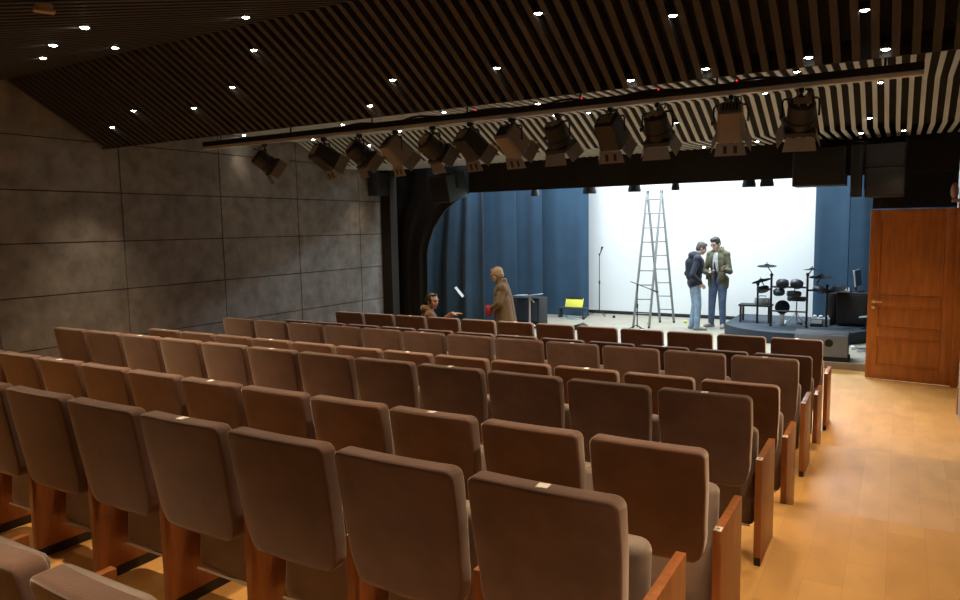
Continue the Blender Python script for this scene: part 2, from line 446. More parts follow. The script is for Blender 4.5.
downlight(snap(-4.19), 3.8, 3.745, 'round downlight close above the ceiling ridge, left of centre', WA)
T2 = 'downlight in dark sloping slats, '
for x, y, z, l in [(-5.56, 4.79, 3.545, 'above the left wall\'s second panel joint'), (-4.87, 4.47, 3.735, 'just below the ridge, third from the left at top'),
                   (-6.3, 4.95, 3.45, 'third from the left wall corner'), (-7.18, 4.87, 3.495, 'second from the left wall corner'),
                   (-7.79, 5.04, 3.395, 'closest to the left wall corner'), (-3.74, 4.97, 3.44, 'upper of the pair above the left lamps'),
                   (-4.25, 5.2, 3.3, 'lower of the pair above the left lamps'), (-2.24, 4.61, 3.65, 'top centre at the frame edge'),
                   (-2.77, 5.0, 3.42, 'alone in the centre'), (-1.38, 4.8, 3.54, 'second from the right at the top edge'),
                   (-.29, 4.97, 3.437, 'rightmost at the top edge'), (-1.81, 5.27, 3.256, 'at the lower edge above the fourth spotlight from right'),
                   (-1.26, 5.25, 3.268, 'at the lower edge above the second spotlight from right'), (-.62, 5.26, 3.262, 'at the lower edge above the rightmost spotlight'),
                   (-.18, 5.27, 3.256, 'rightmost at the lower edge near the bar end')]:
    downlight(snap(x), y, z, T2+l, 115 if x < -6 else 50 if z < 3.3 or x > -1.5 else 125)
T3 = 'downlight in flat slats beyond the bar, '
B3 = [(-7.79, 7.75, 'second from the left wall'), (-8.33, 7.44, 'nearest the left wall'), (-6.47, 7.48, 'above the warm glowing lamp'),
      (-6.34, 8.46, 'below the bar left of the cluster'), (-4.86, 7.44, 'left of the red indicator'), (-4.76, 8.32, 'just right of the red indicator'),
      (-4.19, 7.74, 'third right of the red indicator'), (-3.61, 7.56, 'fourth right of the red indicator'), (-7.9, 8.42, 'low beside the leftmost spotlights'),
      (-3.83, 8.5, 'over the brown-backed spotlight'), (-3.41, 8.55, 'between the two brown spotlights'), (-2.93, 7.74, 'above the fifth spotlight from right'),
      (-1.33, 8.45, 'between the two rightmost spotlights at the top'), (-.19, 8.5, 'farthest right under the bar end'), (-.65, 8.27, 'right of the rightmost spotlight at the top'),
      (-.87, 7.43, 'close behind the bar over the rightmost spotlight')]
for x, y, l in B3: downlight(snap(x), y, 3.585, T3+l, 8 if x < -7.5 else 95)
T4 = 'downlight in the last slatted slope, '
for x, y, z, l in [(-7.19, 8.84, 3.48, 'far left over the side curtain'), (-2.39, 8.95, 3.425, 'left of the third spotlight'),
                   (-.295, 9.18, 3.32, 'upper right'), (-.51, 9.86, 3.235, 'right of centre over the hanging black box'), (.03, 9.96, 3.24, 'farthest right'),
                   (-2.4, 10.39, 3.25, 'left of the slotted spotlight'), (-1.64, 10.02, 3.24, 'right of the slotted spotlight'), (-8.2, 10.07, 3.24, 'farthest left in the corner')]:
    downlight(snap(x), y, z, T4+l, WB)
# rear downlights over the last rows, behind the viewpoint
for k, (x, y) in enumerate([(-5.6, 1.3), (-3.2, 2.5), (-2.0, 2.55), (-.9, 2.5), (.1, 2.8), (.1, 1.2), (-2.5, .75), (-1.3, .75), (-4.9, .75)]):
    z = 2.97+.2708*(y-1) if y > 1 else 2.965
    downlight(snap(x), y, z+.015, 'downlight over the last rows, %s of nine nearest the camera' % ORD[k+1], 100 if y < 1.1 else 128)

# ------------------------------------------------------------------ lighting bar and spotlights
t = thing('lighting_bar', 'long grey lighting bar slung under the slatted ceiling', 'lighting bar', (-3.66, 6.0, 3.175))
MB().bx(-3.79, 3.76, -.03, .03, 0, .036).build('pipe', 'pale_paint', t, bevel=.004)
MB().bx(-3.79, 3.76, -.04, .02, .036, .09).build('raceway', 'black_paint', t, bevel=.004)
for k in range(7):
    x = -3.5+k*1.17
    MB().cyl((x, 0, .09), (x, 0, .385), .008).build('drop_rod', 'dark_metal', t)
for x in (.13, 1.21, 1.89, 2.51):
    MB().ell((x, -.045, .1), (.008, .008, .008), n=10, m=6).build('indicator_lamp', 'led_red', t)['label'] = 'tiny red indicator lamp'
pts = []
for k in range(40):
    x = -1.6+k*.115; pts.append((x, .06+.02*math.sin(k*1.3), .10+.02*math.sin(k*.9)))
MB().tube(pts, .011, 6).build('cable', 'black_plastic', t)

def spotlight(x, yawd, tilt, kind, label, z=3.175, sc_=1.):
    t = thing('stage_spotlight', label, 'spotlight', (x, 6.0, z), R(yawd), 'stage spotlights on the lighting bar')
    MB().bx(-.022, .022, -.036, .036, -.05, -.004).cyl((0, 0, -.05), (0, 0, -.1), .012).build('clamp', 'dark_metal', t, bevel=.003)
    cz = -.27
    MB().tube([(-.165, 0, cz), (-.165, 0, -.12), (-.15, 0, -.1), (.15, 0, -.1), (.165, 0, -.12), (.165, 0, cz)], .011, 8).build('yoke', 'dark_metal', t)
    q = rx(-tilt); c = Vector((0, 0, cz))
    tr = lambda v: c+q @ Vector(v)
    def xf(mb): mb.v = [tuple(tr(v)) for v in mb.v]; return mb
    hm = 'fixture_black' if kind != 2 else 'fixture_grey'
    if kind == 1:                    # fresnel with square front
        h = MB().lathe([(.06, -.17), (.105, -.165), (.125, -.14), (.125, .02), (.135, .03), (.135, .1)], (0, 0, 0), (0, 1, 0), 20)
        h.bx(-.14, .14, .1, .15, -.14, .14)
        xf(h).build('housing', hm, t, bevel=.004)
        xf(MB().bx(-.08, .08, -.178, -.168, -.05, .05).bx(-.05, -.03, -.182, -.17, -.09, .09).bx(.03, .05, -.182, -.17, -.09, .09)).build('rear_plate', 'fixture_tan', t)
    else:
        h = MB().rings([[(a*w_, y, b*w_) for a, b in ((-.8, -1), (.8, -1), (1, -.8), (1, .8), (.8, 1), (-.8, 1), (-1, .8), (-1, -.8))] for y, w_ in ((-.18, .10), (-.165, .115), (.06, .13), (.15, .14))])
        xf(h).build('housing', hm, t, bevel=.004)
        v = MB()
        for k in (-2, -1, 0, 1, 2): v.bx(k*.032-.009, k*.032+.009, -.186, -.178, -.07, .07)
        xf(v).build('vent_slots', 'amp_black' if kind == 2 else 'fixture_tan', t)
    xf(MB().lathe([(.001, .151), (.11, .151), (.11, .153), (.06, .168), (.001, .172)], (0, 0, 0), (0, 1, 0), 20)).build('lens', 'glass_dark', t)
    dm = 'fixture_grey'
    for a, (sx, sy) in ((28, (0, -1)), (28, (0, 1)), (24, (-1, 0)), (24, (1, 0))):
        d = MB()
        if sy: d.prism([(-.13, 0), (.13, 0), (.155, .13), (-.155, .13)], -.003, .003, 'z'); m3 = rx(-sy*-a if False else sy*a)
        else: d.prism([(0, -.13), (.13, -.13), (.13, .13), (0, .13)], -.003, .003, 'z')
        # lay the flap: local (u,v,w) -> along the beam
        out = []
        for x_, y_, z_ in d.v:
            if sy: p = Vector((x_, .152+y_*math.cos(R(a)), sy*(.142+y_*math.sin(R(a)))+z_))
            else: p = Vector((sx*(.142+x_*math.sin(R(a)))+z_, .152+x_*math.cos(R(a)), y_))
            out.append(tuple(tr(p)))
        d.v = out; bd = d.build('barn_door', dm, t)
        if sy == -1 and kind != 1:           # cooling slots cut in the top flap
            for u in (-.05, .05):
                e = MB().bx(u-.018, u+.018, .03, .105, -.006, .006)
                e.v = [tuple(tr(Vector((x_, .152+y_*math.cos(R(a)), sy*(.142+y_*math.sin(R(a)))+z_)))) for x_, y_, z_ in e.v]
                e.build('slot', 'amp_black', bd)
    MB().tube([tr((.03, -.16, .08)), tr((.06, -.24, .06)), (.1, -.12, cz+.16), (.10, -.03, -.03), (.03, -.01, -.02)], .008, 6).build('cable', 'black_plastic', t)
    MB().cyl((-.19, 0, cz), (-.16, 0, cz), .022, n=10).build('knob', 'black_plastic', t)
    t.scale = (.78, .78, .78)
    return t
SL = 'stage spotlight on the lighting bar, '
for x, yw, tl, kd, l in [(-6.42, -35, 35, 1, 'leftmost of all with pale barn doors'), (-5.5, -20, 30, 0, 'second from the left with a warm glow on it'),
                         (-5.0, -30, 40, 1, 'third from the left'), (-4.52, -25, 42, 2, 'fourth from the left, brownish'), (-4.06, -22, 35, 1, 'fifth from the left'),
                         (-3.62, -20, 40, 0, 'sixth from the left'), (-3.17, -15, 38, 2, 'seventh from the left'), (-2.7, -12, 60, 1, 'fifth from the right, brown back'),
                         (-2.2, -6, 48, 0, 'fourth from the right, slotted'), (-1.79, -2, 58, 1, 'third from the right'),
                         (-1.2, 8, 52, 2, 'second from the right, tan and slotted'), (-.69, 14, 50, 1, 'rightmost of all')]:
    spotlight(x, yw, tl, kd, SL+l)

# loudspeakers hung around the opening
def hung_box(name, label, x0, x1, y0, y1, z0, z1, tilt=0, yaw=0, m='black_plastic'):
    c = ((x0+x1)/2, (y0+y1)/2, z1)
    t = thing(name, label, 'loudspeaker', c, R(yaw))
    w_, d, h = (x1-x0)/2, (y1-y0)/2, z1-z0
    q = rx(tilt)
    def xf(mb): mb.v = [tuple(q @ Vector(v)) for v in mb.v]; return mb
    xf(MB().bx(-w_, w_, -d, d, -h, 0)).build('cabinet', m, t, bevel=.012)
    xf(MB().bx(-w_+.02, w_-.02, -d-.012, -d+.002, -h+.02, -.02)).build('grille', 'black_paint', t, bevel=.004)
    xf(MB().bx(-w_-.012, w_+.012, -.03, .03, -h*.5-.02, -h*.5+.02).bx(-w_-.012, -w_, -.03, .03, -h*.5, .05).bx(w_, w_+.012, -.03, .03, -h*.5, .05).bx(-w_-.012, w_+.012, -.03, .03, .04, .05)).build('bracket', 'dark_metal', t)
    MB().cyl((0, 0, .04), (0, 0, 3.6-z1), .012).build('hanging_rod', 'dark_metal', t)
    return t
hung_box('loudspeaker', 'black loudspeaker box hanging at the right end of the valance', -1.27, -.64, 10.35, 10.8, 2.63, 3.12)
hung_box('loudspeaker', 'slim black column loudspeaker hanging between two bigger boxes', -.575, -.45, 10.25, 10.5, 2.47, 3.12, m='amp_black')
t = thing('loudspeaker', 'brown-black hanging loudspeaker above the door, two cabinets stacked', 'loudspeaker', (-.1975, 10.5, 2.46))
for z0, z1 in ((0, .362), (.368, .66)):
    c_ = MB().bx(-.2175, .2175, -.2, .2, z0, z1).build('cabinet', 'black_plastic', t, bevel=.012)
    MB().bx(-.2, .2, -.212, -.198, z0+.02, z1-.02).build('grille', 'amp_black', c_, bevel=.004)
for x in (-.225, .225): MB().bx(x-.008, x+.008, -.03, .03, .1, .70).cyl((x, 0, .69), (x, 0, 1.14), .008).build('hanging_strap', 'dark_metal', t)
hung_box('loudspeaker', 'tilted loudspeaker hanging left of the stage opening, one side lit blue', -7.06, -6.66, 10.26, 10.79, 2.64, 3.1, 14, -4, m='speaker_side')
t = thing('wall_speaker', 'small dark speaker high on the left wall\'s far end', 'loudspeaker', (XL, 10.55, 2.77))
MB().bx(.03, .25, -.17, .17, 0, .42).build('cabinet', 'black_plastic', t, bevel=.01)
MB().bx(.0, .04, -.06, .06, .15, .28).build('bracket', 'dark_metal', t)
# little clamps and lamps peeping under the valance
def peep(x, label, r=.07):
    t = thing('batten_lamp', label, 'spotlight', (x, 11.25, 3.16))
    MB().cyl((0, 0, 0), (0, 0, 1.54), .018).build('drop_pipe', 'dark_metal', t)
    MB().lathe([(.03, 0), (r, -.03), (r, -.38), (r+.012, -.43), (r+.012, -.47)], (0, 0, 0), (0, 0, 1), 16).build('housing', 'fixture_black', t)
    MB().lathe([(.001, -.475), (r, -.475), (r, -.465), (.001, -.465)], (0, 0, 0), (0, 0, 1), 16).build('lens', 'glass_dark', t)
for x, l, r in ((-4.49, 'round lamp peeping below the valance above the screen\'s left edge', .10), (-3.72, 'round lamp peeping below the valance left of the ladder top', .09),
                (-1.97, 'left lamp of the pair peeping below the valance at right', .085), (-1.72, 'right lamp of the pair peeping below the valance at right', .085),
                (-3.06, 'small clamp lamp peeping below the valance above the ladder', .05), (-5.5, 'small clamp lamp peeping below the valance above the blue curtain', .06)):
    peep(x, l, r)

# ------------------------------------------------------------------ wooden door and wall fitting
t = thing('wooden_door', 'open orange-brown wooden door with three raised panels', 'door', (.628, 10.915, .012), R(180-7.5))
W_, H_ = .99, 2.295
# local x runs from the hinge to the free edge, the leaf's face turned to the hall is local +y
holes = [(.135, .875, 1.13, 2.17), (.13, .87, .705, 1.005), (.13, .87, .19, .585)]
d = MB()
xs = [0, .13, .875, W_]
d.bx(0, .13, -.02, .02, 0, H_); d.bx(.875, W_, -.02, .02, 0, H_)
for z0, z1 in ((0, .19), (.585, .705), (1.005, 1.13), (2.17, H_)): d.bx(.13, .875, -.02, .02, z0, z1)
leaf = d.build('door_leaf', 'door_wood', t, bevel=.003)
for x0, x1, z0, z1 in ((.13, .875, 1.13, 2.17), (.13, .875, .705, 1.005), (.13, .875, .19, .585)):
    p = MB(); p.bx(x0, x1, -.008, .008, z0, z1)
    i_, o_ = .055, .012
    p.rings([[(x0+o_, .008, z0+o_), (x1-o_, .008, z0+o_), (x1-o_, .008, z1-o_), (x0+o_, .008, z1-o_)], [(x0+i_, .018, z0+i_), (x1-i_, .018, z0+i_), (x1-i_, .018, z1-i_), (x0+i_, .018, z1-i_)]])
    fr = p.build('door_panel', 'door_wood', leaf)
    f2 = MB()
    for a in ((x0, x0+.018, z0, z1), (x1-.018, x1, z0, z1), (x0, x1, z0, z0+.018), (x0, x1, z1-.018, z1)): f2.bx(a[0], a[1], .005, .026, a[2], a[3])
    f2.build('moulding', 'door_wood', leaf, bevel=.005)
hd = MB(); hd.lathe([(.024, 0), (.026, .006), (.012, .012), (.010, .04)], (.915, .02, 1.065), (0, 1, 0), 14)
hd.tube([(.915, .058, 1.065), (.87, .062, 1.063), (.81, .058, 1.058)], .009, 8)
hd.build('door_handle', 'brass', t)
MB().lathe([(.024, 0), (.026, .006), (.02, .01), (.001, .01)], (.918, .02, .985), (0, 1, 0), 14).build('lock_escutcheon', 'brass', t)
for z in (.3, 2.0): MB().cyl((-.004, .02, z), (-.004, .02, z+.09), .009).build('hinge', 'brass', t)
t = thing('wall_fitting', 'small dull pink rounded fitting on the wall above the door frame', 'wall fitting', (XR-.004, 10.82, 2.4))
MB().ell((-.05, 0, .12), (.045, .09, .105)).build('shade', 'pink_fix', t)
MB().bx(-.075, .02, -.09, .09, -.02, .02).build('bracket', 'pink_fix', t, bevel=.008)
t = thing('ceiling_bracket', 'small tan bracket on the ceiling at the picture\'s top left corner', 'ceiling bracket', (-3.33, 1.86, 3.17))
MB().box((0, 0, .01), (.03, .07, .03), rz(-20)).build('plate', 'tan_fix', t, bevel=.006)
MB().box((0, 0, -.01), (.045, .085, .01), rz(-20)).build('flange', 'fixture_tan', t, bevel=.003)

# ------------------------------------------------------------------ on the stage
# drum riser
def arc(cx, cy, r, a0, a1, n): return [(cx+r*math.cos(R(a0+(a1-a0)*k/n)), cy+r*math.sin(R(a0+(a1-a0)*k/n))) for k in range(n+1)]
foot = [(-2.78, 15.25), (-2.78, 13.9)]+arc(-1.6, 14.1, 1.24, 196, 352, 22)+[(-.34, 14.1), (-.34, 15.25)]
t = thing('drum_riser', 'low curved grey-blue platform under the drum kit', 'platform', (-1.6, 14.1, .1))
loc = [(x+1.6, y-14.1) for x, y in foot]
MB().prism(loc, .0, .172, 'z').build('platform', 'riser_cover', t)
big = [(x*1.012, y*1.012) for x, y in loc]
MB().prism(loc, .172, .2, 'z').build('deck', 'riser_cover', t, bevel=.006)

ZD = .3
# electronic drum kit
t = thing('drum_kit', 'black electronic drum kit on a silver rack, on the curved platform', 'drum kit', (-1.7, 13.65, ZD))
def post(x, y, h, nm='rack_post'):
    MB().cyl((x, y, 0), (x, y, h), .019, n=12).lathe([(.03, 0), (.03, .02), (.02, .03)], (x, y, 0)).lathe([(.028, 0), (.028, .04), (.012, .05)], (x, y, h-.03)).build(nm, 'dark_metal', t)
post(-.27, 0, .93); post(.32, .02, .95); post(-.545, .29, .74); post(.62, .20, .74)
MB().cyl((-.27, 0, .71), (.32, .02, .71), .017).build('rack_bar', 'pad_shell', t)
MB().cyl((-.27, 0, .275), (.32, .02, .275), .015).build('rack_bar', 'pad_shell', t)
MB().cyl((-.27, 0, .66), (-.545, .29, .66), .017).build('rack_bar', 'dark_metal', t)
MB().cyl((.32, .02, .66), (.62, .20, .66), .017).build('rack_bar', 'dark_metal', t)
def pad(x, y, z, r, tl=20, yw=0, nm='tom_pad', h=.07):
    q = rz(yw) @ rx(-tl); a = q @ Vector((0, 0, 1)); c = Vector((x, y, z))
    o = MB().lathe([(r*.8, -h), (r*.98, -h*.7), (r, 0), (r*.96, .008)], c, a, 22).build(nm, 'pad_shell', t)
    MB().lathe([(r*.97, .0), (r*.97, .012), (r*.9, .018), (.001, .018)], c, a, 22).build('drum_head', 'pad_rubber', o)
    b = c+a*-h
    return b
def stem(p, q_): MB().cyl(p, q_, .009, n=8).build('pad_arm', 'dark_metal', t)
for x, y, z, r, tl, yw in ((-.085, .0, .785, .11, 40, 8), (.15, .01, .785, .11, 40, -8)):
    b = pad(x, y, z, r, tl, yw); stem(b, (x, .01, .71))
b = pad(.09, .16, .60, .125, 15); stem(b, (.12, .02, .70))
b = pad(-.45, .22, .66, .11, 25, 40); stem(b, (-.42, .16, .66))
b = pad(-.15, .07, .63, .1, 25, 15); stem(b, (-.2, .01, .70))
b = pad(.5, .2, .69, .11, 25, -40); stem(b, (.46, .17, .66))
# snare on its tripod
b = pad(.11, .4, .49, .165, 6, 0, 'snare_pad', .07)
MB().cyl((.11, .4, .42), (.11, .4, .12), .012).build('snare_stand', 'metal', t)
for a in (90, 210, 330):
    MB().tube([(.11, .4, .22), (.11+.17*math.cos(R(a)), .4+.17*math.sin(R(a)), .006)], .008, 6).build('stand_leg', 'metal', t)
# kick tower with pedal
MB().lathe([(.11, -.03), (.125, -.02), (.125, .03), (.11, .04)], (-.1, .17, .33), (0, 1, 0), 22).build('kick_pad', 'pad_rubber', t)
MB().bx(-.14, -.06, .16, .21, 0, .24).build('kick_tower', 'silver', t, bevel=.008)
MB().box((-.1, .38, .03), (.09, .30, .012), rx(6)).bx(-.15, -.05, .2, .26, 0, .02).build('kick_pedal', 'silver', t, bevel=.003)
MB().box((.2, .5, .035), (.09, .28, .012), rx(8) @ rz(-20)).build('hihat_pedal', 'dark_metal', t, bevel=.003)
def cymbal(x, y, z, r, tl, yw, base):
    q = rz(yw) @ rx(tl); a = q @ Vector((0, 0, 1)); c = Vector((x, y, z))
    o = MB().lathe([(r, -.012), (r, -.006), (r*.3, .012), (r*.2, .03), (.012, .034), (.012, .02), (r*.3, .002)], c, a, 24).build('cymbal', 'pad_rubber', t)
    m_ = MB().tube([base, (base[0], base[1], max(base[2]+.02, z-.12)), tuple(c)], .009, 8); m_.cyl(c, c+a*.06, .008); m_.build('cymbal_stand', 'dark_metal', o)
cymbal(-.36, .04, 1.085, .165, 5, 0, (-.27, 0, .9))
cymbal(-.46, .1, .81, .17, -20, 60, (-.40, .14, .66))
cymbal(.38, .1, 1.025, .15, -4, 0, (.32, .02, .9))
cymbal(.52, .22, .90, .20, 6, -30, (.46, .17, .66))
cymbal(.72, .37, .67, .20, 16, -40, (.62, .20, .6))
# small table with a grey box on it
t = thing('side_table', 'small dark bench behind the drum kit\'s left posts', 'bench', (-2.30, 14.12, ZD))
MB().bx(-.29, .29, -.16, .16, .30, .335).build('table_top', 'amp_black', t, bevel=.005)
for x in (-.25, .25):
    for y in (-.13, .13): MB().bx(x-.018, x+.018, y-.018, y+.018, 0, .30).build('leg', 'amp_black', t)
t = thing('equipment_case', 'small grey case standing on the dark bench', 'case', (-2.19, 14.15, ZD+.335))
MB().bx(-.13, .13, -.09, .09, 0, .13).build('case_body', 'grey_shell', t, bevel=.012)
MB().tube([(-.06, 0, .125), (-.055, 0, .155), (.055, 0, .155), (.06, 0, .125)], .008, 8).build('handle', 'black_plastic', t)
for x in (-.09, .09): MB().bx(x-.015, x+.015, -.094, -.088, .05, .09).build('latch', 'silver', t)
# grey box with white tops, dark wedge in front
t = thing('effects_box', 'low grey box with three white knobs beside the drum kit', 'equipment box', (-1.19, 14.13, ZD))
MB().bx(-.155, .155, -.1, .1, 0, .125).build('case_body', 'grey_shell', t, bevel=.01)
for x in (-.1, .0, .1): MB().ell((x, 0, .145), (.036, .036, .032)).build('knob', 'paper', t)
t = thing('floor_wedge', 'small dark wedge on the platform in front of the grey box', 'monitor', (-1.235, 13.88, ZD))
MB().prism([(-.06, 0), (.08, 0), (.08, .11), (.04, .12), (-.05, .05)], -.1, .1, 'x').build('cabinet', 'amp_black', t, bevel=.008)
MB().box((0, -.012, .088), (.17, .1, .006), rx(38)).build('grille', 'black_plastic', t)
# amplifier cabinets, mixer, monitor
t = thing('amp_cabinet', 'big black equipment cabinet at the right end of the curved platform', 'cabinet', (-.69, 14.35, ZD))
MB().bx(-.25, .25, -.25, .25, .03, .60).build('cabinet', 'amp_black', t, bevel=.015)
MB().bx(-.22, .22, -.262, -.248, .06, .56).build('grille', 'black_plastic', t, bevel=.004)
for x in (-.2, .2):
    for y in (-.2, .2): MB().cyl((x, y, 0), (x, y, .03), .025, n=10).build('foot', 'black_plastic', t)
t = thing('amp_cabinet', 'narrow black cabinet left of the big black cabinet', 'cabinet', (-1.03, 14.46, ZD))
MB().bx(-.075, .075, -.2, .2, .0, .57).build('cabinet', 'amp_black', t, bevel=.012)
MB().bx(-.06, .06, -.212, -.198, .05, .53).build('grille', 'black_plastic', t, bevel=.004)
t = thing('mixer', 'silver mixer lying on top of the big black cabinet', 'mixer', (-.83, 14.25, ZD+.60))
MB().prism([(-.13, 0), (.13, 0), (.13, .07), (-.13, .035)], -.095, .095, 'x').build('case_body', 'silver', t, bevel=.006)
k_ = MB()
for i in range(5):
    for j in range(4): k_.cyl((-.09+i*.045, -.075+j*.05, .04+j*.008), (-.09+i*.045, -.075+j*.05, .06+j*.008), .009, n=8)
k_.build('knobs', 'black_plastic', t)
t = thing('computer_monitor', 'black flat monitor standing on the big black cabinet', 'monitor', (-.62, 14.44, ZD+.60), R(80))
MB().box((0, .02, .24), (.42, .03, .30), rx(-6)).build('screen_case', 'silver', t, bevel=.006)
MB().box((0, .002, .242), (.39, .006, .27), rx(-6)).build('screen', 'glass_dark', t)
MB().bx(-.1, .1, -.06, .1, 0, .012).bx(-.025, .025, .03, .055, .01, .15).build('stand', 'black_plastic', t, bevel=.003)
t = thing('laptop_tray', 'small pale tray on a stand in front of the black cabinet', 'tray', (-.47, 13.86, ZD))
MB().box((0, 0, .215), (.2, .16, .018), ry(-8)).build('tray_top', 'silver', t, bevel=.004)
MB().cyl((0, 0, .01), (0, 0, .21), .012).lathe([(.07, 0), (.07, .01), (.015, .02)], (0, 0, 0)).build('stand', 'dark_metal', t)
# front subwoofer
t = thing('subwoofer', 'grey subwoofer with a round port, on the stage edge by the aisle', 'loudspeaker', (-.985, 11.82, .1), R(2))
MB().bx(-.36, .38, -.22, .22, .05, .40).build('cabinet', 'amp_black', t, bevel=.012)
MB().bx(-.35, .37, -.236, -.218, .06, .39).build('front_panel', 'sub_grey', t, bevel=.006)
MB().lathe([(.05, -.02), (.058, .0), (.058, .008), (.05, .008)], (.12, -.236, .27), (0, -1, 0), 22).build('port', 'amp_black', t)
MB().lathe([(.001, .0), (.05, .0), (.05, .004), (.001, .004)], (.12, -.236, .27), (0, -1, 0), 22).build('port_hole', 'black_paint', t)
MB().bx(-.38, .40, -.25, .2, 0, .05).build('plinth', 'amp_black', t, bevel=.006)
# ladder
t = thing('step_ladder', 'tall aluminium step ladder standing open before the white screen', 'ladder', (-4.29, 14.28, .1))
Lb = [((-.27, -.53), (.03, -.45)), ((-.01, .45), (.26, .53))]
top_l, top_r = Vector((-.165, 0.0, 2.73)), Vector((.13, .0, 2.73))
for k, (a, b) in enumerate(Lb):
    s = MB(); A, B = Vector((a[0], a[1], 0)), Vector((b[0], b[1], 0))
    dy = Vector((0, -.012 if k == 0 else .012, 0))
    TL, TR = top_l+dy, top_r+dy
    for P, Q in ((A, TL), (B, TR)):
        q = (Q-P).to_track_quat('Z', 'Y').to_matrix(); s.box((P+Q)/2, (.03, .05, (Q-P).length), q)
    o = s.build('side_rails', 'alu', t, bevel=.004)
    for n in range(1, 10):
        f = n/9.6
        MB().cyl(A.lerp(TL, f), B.lerp(TR, f), .012, n=8).build('rung', 'alu', o)
    for P in (A, B): MB().box(P+Vector((0, 0, .012)), (.035, .065, .05)).build('rubber_foot', 'black_plastic', o, bevel=.004)
MB().cyl(top_l+Vector((-.02, 0, -.02)), top_l+Vector((.03, 0, -.02)), .03).cyl(top_r+Vector((-.03, 0, -.02)), top_r+Vector((.02, 0, -.02)), .03).build('top_hinge', 'dark_metal', t)
# microphone stands
def mic(name, loc, label, h, boom):
    t = thing(name, label, 'microphone stand', loc)
    MB().cyl((0, 0, .08), (0, 0, h*.55), .011).cyl((0, 0, h*.5), (0, 0, h), .008).build('pole', 'dark_metal', t)
    MB().lathe([(.018, 0), (.018, .07), (.012, .08)], (0, 0, h*.55-.04)).build('clutch', 'black_plastic', t)
    for a in (80, 200, 320):
        MB().tube([(0, 0, .13), (.1*math.cos(R(a)), .1*math.sin(R(a)), .08), (.28*math.cos(R(a)), .28*math.sin(R(a)), .008)], .008, 6).build('leg', 'dark_metal', t)
    a, b = Vector(boom[0]), Vector(boom[1])
    MB().cyl(a, b, .008).ell((0, 0, h), (.022, .022, .022)).build('boom_arm', 'dark_metal', t)
    d = (a-b).normalized()
    m_ = MB().cyl(a, a+d*.12, .011, .017); m_.ell(a+d*.14, (.026,)*3); m_.build('microphone', 'black_plastic', t)
mic('microphone_stand', (-5.87, 15.3, .1), 'upright microphone stand close to the white screen\'s left edge', 1.4, ((.02, 0, 1.42), (0, 0, 1.36)))
mic('microphone_stand', (-4.33, 13.3, .1), 'boom microphone stand in front of the step ladder', .91, ((.23, .05, .83), (-.13, -.02, .97)))
# music stand with white sheet at left
t = thing('music_stand', 'black music stand with a white sheet beside the blue curtain', 'music stand', (-7.37, 11.75, .1), R(114))
MB().cyl((0, 0, .02), (0, 0, .72), .010).build('pole', 'dark_metal', t)
for a in (30, 150, 270): MB().tube([(0, 0, .1), (.24*math.cos(R(a)), .24*math.sin(R(a)), .008)], .007, 6).build('leg', 'dark_metal', t)
MB().box((0, .04, .80), (.32, .012, .26), rx(-38)).box((0, -.035, .70), (.32, .05, .012), rx(-38)).build('desk', 'amp_black', t)
MB().box((0, .028, .81), (.29, .004, .24), rx(-38)).build('sheet', 'paper', t)['label'] = 'white paper sheet'
# pale tripod stand with flat tray
t = thing('tray_stand', 'pale stand with two flat tilted plates right of the man in tweed', 'stand', (-6.36, 12.72, .1))
MB().cyl((0, 0, .02), (0, 0, .66), .022).build('pole', 'metal', t)
MB().box((.10, 0, .70), (.32, .2, .014), ry(-9)).build('plate', 'grey_shell', t, bevel=.003)
MB().box((-.20, 0, .685), (.24, .2, .012), ry(-3)).build('plate', 'grey_shell', t, bevel=.003)
MB().tube([(0, -.01, .66), (.05, -.02, .62), (.12, -.03, .55)], .01, 6).build('lever', 'metal', t)
for a in (30, 150, 270): MB().tube([(0, 0, .14), (.2*math.cos(R(a)), .2*math.sin(R(a)), .008)], .010, 6).build('leg', 'metal', t)
# dark blue box behind it
t = thing('equipment_cabinet', 'dark blue-black cabinet on the stage behind the pale stand', 'cabinet', (-6.5, 13.05, .1))
MB().bx(-.29, .29, -.2, .2, .02, .62).build('cabinet', 'amp_black', t, bevel=.012)
MB().bx(-.25, .25, -.212, -.198, .16, .58).build('front_panel', 'riser_cover', t, bevel=.004)
MB().bx(-.2, .08, -.215, -.2, .07, .10).build('label_strip', 'silver', t)
MB().bx(-.27, .27, -.17, .17, 0, .02).build('plinth', 'black_plastic', t)
# yellow folder on a heap of kit
t = thing('keyboard_stand', 'low dark stand with coiled cables left of the screen', 'stand', (-6.27, 14.75, .1))
MB().bx(-.36, .30, -.1, .1, .20, .235).build('stand_top', 'riser_cover', t, bevel=.006)
for x in (-.32, .26): MB().bx(x-.015, x+.015, -.09, .09, 0, .2).build('leg', 'riser_cover', t)
for k, (cx, cy, r, z) in enumerate(((-.1, -.2, .11, .012), (.12, -.25, .09, .012), (.02, -.13, .12, .03))):
    p = [(cx+(r+.012*math.sin(3*a))*math.cos(a), cy+(r*.7)*math.sin(a), z+.008*k) for a in [i*2*PI/18 for i in range(40)]]
    MB().tube(p, .011, 6).build('coiled_cable', 'white_cable', t)['label'] = 'pale coiled cable'
t = thing('folder', 'bright yellow open folder leaning on the low dark stand', 'folder', (-6.25, 14.74, .336))
MB().box((0, 0, .105), (.42, .010, .21), rx(-22)).build('cover', 'yellow_folder', t, bevel=.002)
MB().box((0, .03, .2), (.40, .014, .03), rx(-22)).build('clip', 'dark_metal', t, bevel=.003)
tag(MB().prism([(-.15, 0), (.15, 0), (.13, .08), (.03, .13), (-.12, .08)], -.13, .13, 'y').build('floor_monitor', 'amp_black', None, .02, 3, (-5.44, 13.1, .1)), 'dark low stage monitor just behind the front row, left of the screen', 'monitor')
